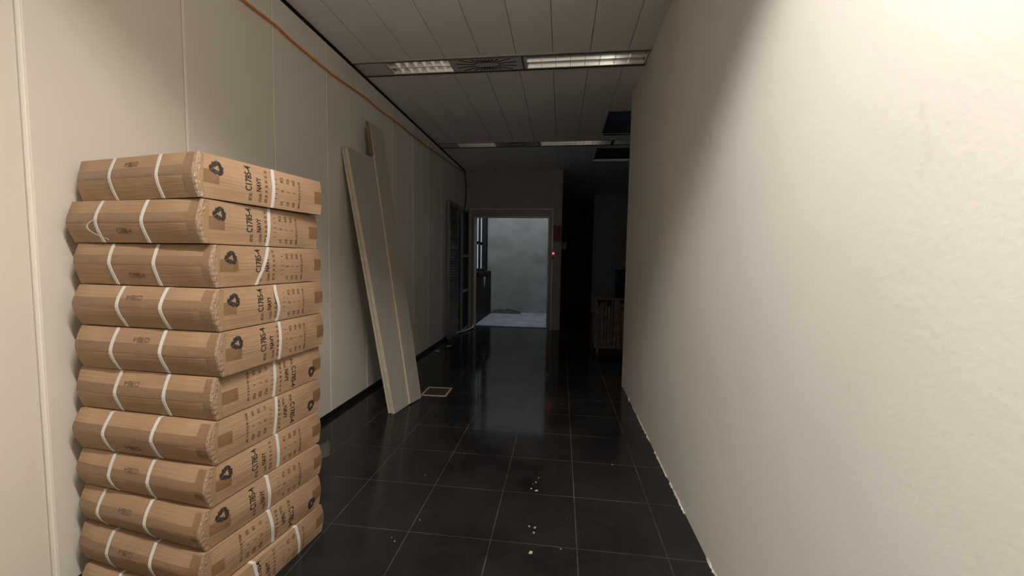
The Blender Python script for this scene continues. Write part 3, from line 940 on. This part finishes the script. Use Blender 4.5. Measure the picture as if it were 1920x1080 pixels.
# ------------------------------------------------------------------ call panel, notice
t = thing('call_panel', 'small lift call panel with glowing red lamp right of the doorway', 'control panel', (-0.150, 7.464, 1.33))
MB().box(-0.045, 0.045, -0.02, 0.0, -0.02, 0.20).build('case', M['greyplastic'], t, bevel=0.003)
b = MB(); n = 16
vs = [(0.018 * math.cos(2 * PI * k / n), -0.021, 0.125 + 0.018 * math.sin(2 * PI * k / n)) for k in range(n)] + [(0.014 * math.cos(2 * PI * k / n), -0.030, 0.125 + 0.014 * math.sin(2 * PI * k / n)) for k in range(n)]
b.add(vs, [tuple(range(n)), tuple(range(n, 2 * n))] + [(k, (k + 1) % n, n + (k + 1) % n, n + k) for k in range(n)])
b.build('lamp', M['led'], t)['label'] = 'lit red lamp'
MB().box(-0.014, 0.014, -0.026, -0.0205, 0.03, 0.06).build('button', M['black'], t, bevel=0.002)
t = thing('wall_notice', 'red bordered notice on the wall above the lift call panel', 'notice', (-0.083, 7.497, 1.825))
MB().box(-0.075, 0.075, -0.006, 0.0, -0.15, 0.15).build('board', M['sign_red'], t)
b = MB(); b.box(-0.066, 0.066, -0.0075, -0.0062, -0.14, 0.14)
b.build('face', M['sign_pale'], t)
b = MB()
b.box(-0.004, 0.058, -0.009, -0.0077, -0.05, 0.125)
for k in range(3): b.box(-0.055, 0.05 - 0.02 * k, -0.009, -0.0077, -0.085 - 0.02 * k, -0.078 - 0.02 * k)
b.build('markings', M['sign_red'], t)

t = thing('junction_box', 'small pale grey box with a thin conduit in the dark recess right of the doorway', 'wall box', (0.075, 8.98, 1.58))
MB().box(-0.06, 0.04, 0, 0.06, 0, 0.16).build('case', M['pale'], t, bevel=0.004)
MB().tube([(-0.01, 0.03, -0.001), (-0.01, 0.03, -0.30)], 0.012, 8).build('conduit', mat('dull_red_conduit', (0.2, 0.07, 0.06), 0.6), t, smooth=True)

# ------------------------------------------------------------------ crate of slats by the corner
t = thing('slat_crate', 'dim slatted crate on short legs standing past the right wall corner', 'crate', (0.50, 5.62, 0))
CW, CD, CH = 0.62, 0.50, 0.84
for (x, y) in ((0.02, 0.02), (CW - 0.05, 0.02), (0.02, CD - 0.05), (CW - 0.05, CD - 0.05)):
    MB().box(x, x + 0.03, y, y + 0.03, 0, 0.10).build('leg', M['slat'], t)
MB().box(0, CW, 0, CD, 0.10, 0.125).build('base_board', M['slat'], t)
xx = 0.0
r2 = random.Random(3)
while xx < CW - 0.02:
    w = r2.uniform(0.02, 0.05)
    hh = CH * r2.uniform(0.82, 0.945)
    dy = r2.uniform(0, 0.018)
    tp = r2.uniform(-0.012, 0.012)
    b = MB(); x1 = min(CW, xx + w)
    b.hexa([(xx, dy, 0.126), (x1, dy, 0.126), (x1, dy + 0.014, 0.126), (xx, dy + 0.014, 0.126), (xx + tp, dy, hh), (x1 + tp, dy, hh), (x1 + tp, dy + 0.014, hh), (xx + tp, dy + 0.014, hh)])
    b.build('slat', M['slat'], t)
    xx += w + r2.uniform(0.004, 0.014)
for z in (0.20, 0.45, 0.66):
    MB().box(0, CW, 0.034, 0.05, z, z + 0.035).build('crossbar', M['slat'], t)
for x in (0.0, CW - 0.016):
    MB().box(x, x + 0.016, 0.052, CD, 0.126, CH * 0.93).build('side_panel', M['slat'], t)
MB().box(0.017, CW - 0.017, CD - 0.016, CD, 0.126, CH * 0.93).build('back_panel', M['slat'], t)
MB().box(0.0, CW, 0.052, CD, CH * 0.93 + 0.001, CH * 0.93 + 0.014).build('lid', M['slat'], t)
t = thing('black_case', 'black case standing on the slatted crate in the dark', 'case', (0.80, 5.80, CH * 0.93 + 0.014))
MB().box(0, 0.30, 0, 0.22, 0, 0.36).build('body', M['blacksteel'], t, bevel=0.008)
MB().box(-0.004, 0.304, -0.004, 0.224, 0.361, 0.41).build('lid', M['blacksteel'], t, bevel=0.006)
b = MB(); b.tube([(0.09, -0.006, 0.38), (0.09, -0.03, 0.38), (0.21, -0.03, 0.38), (0.21, -0.006, 0.38)], 0.006, 6)
b.build('handle', M['blacksteel'], t)
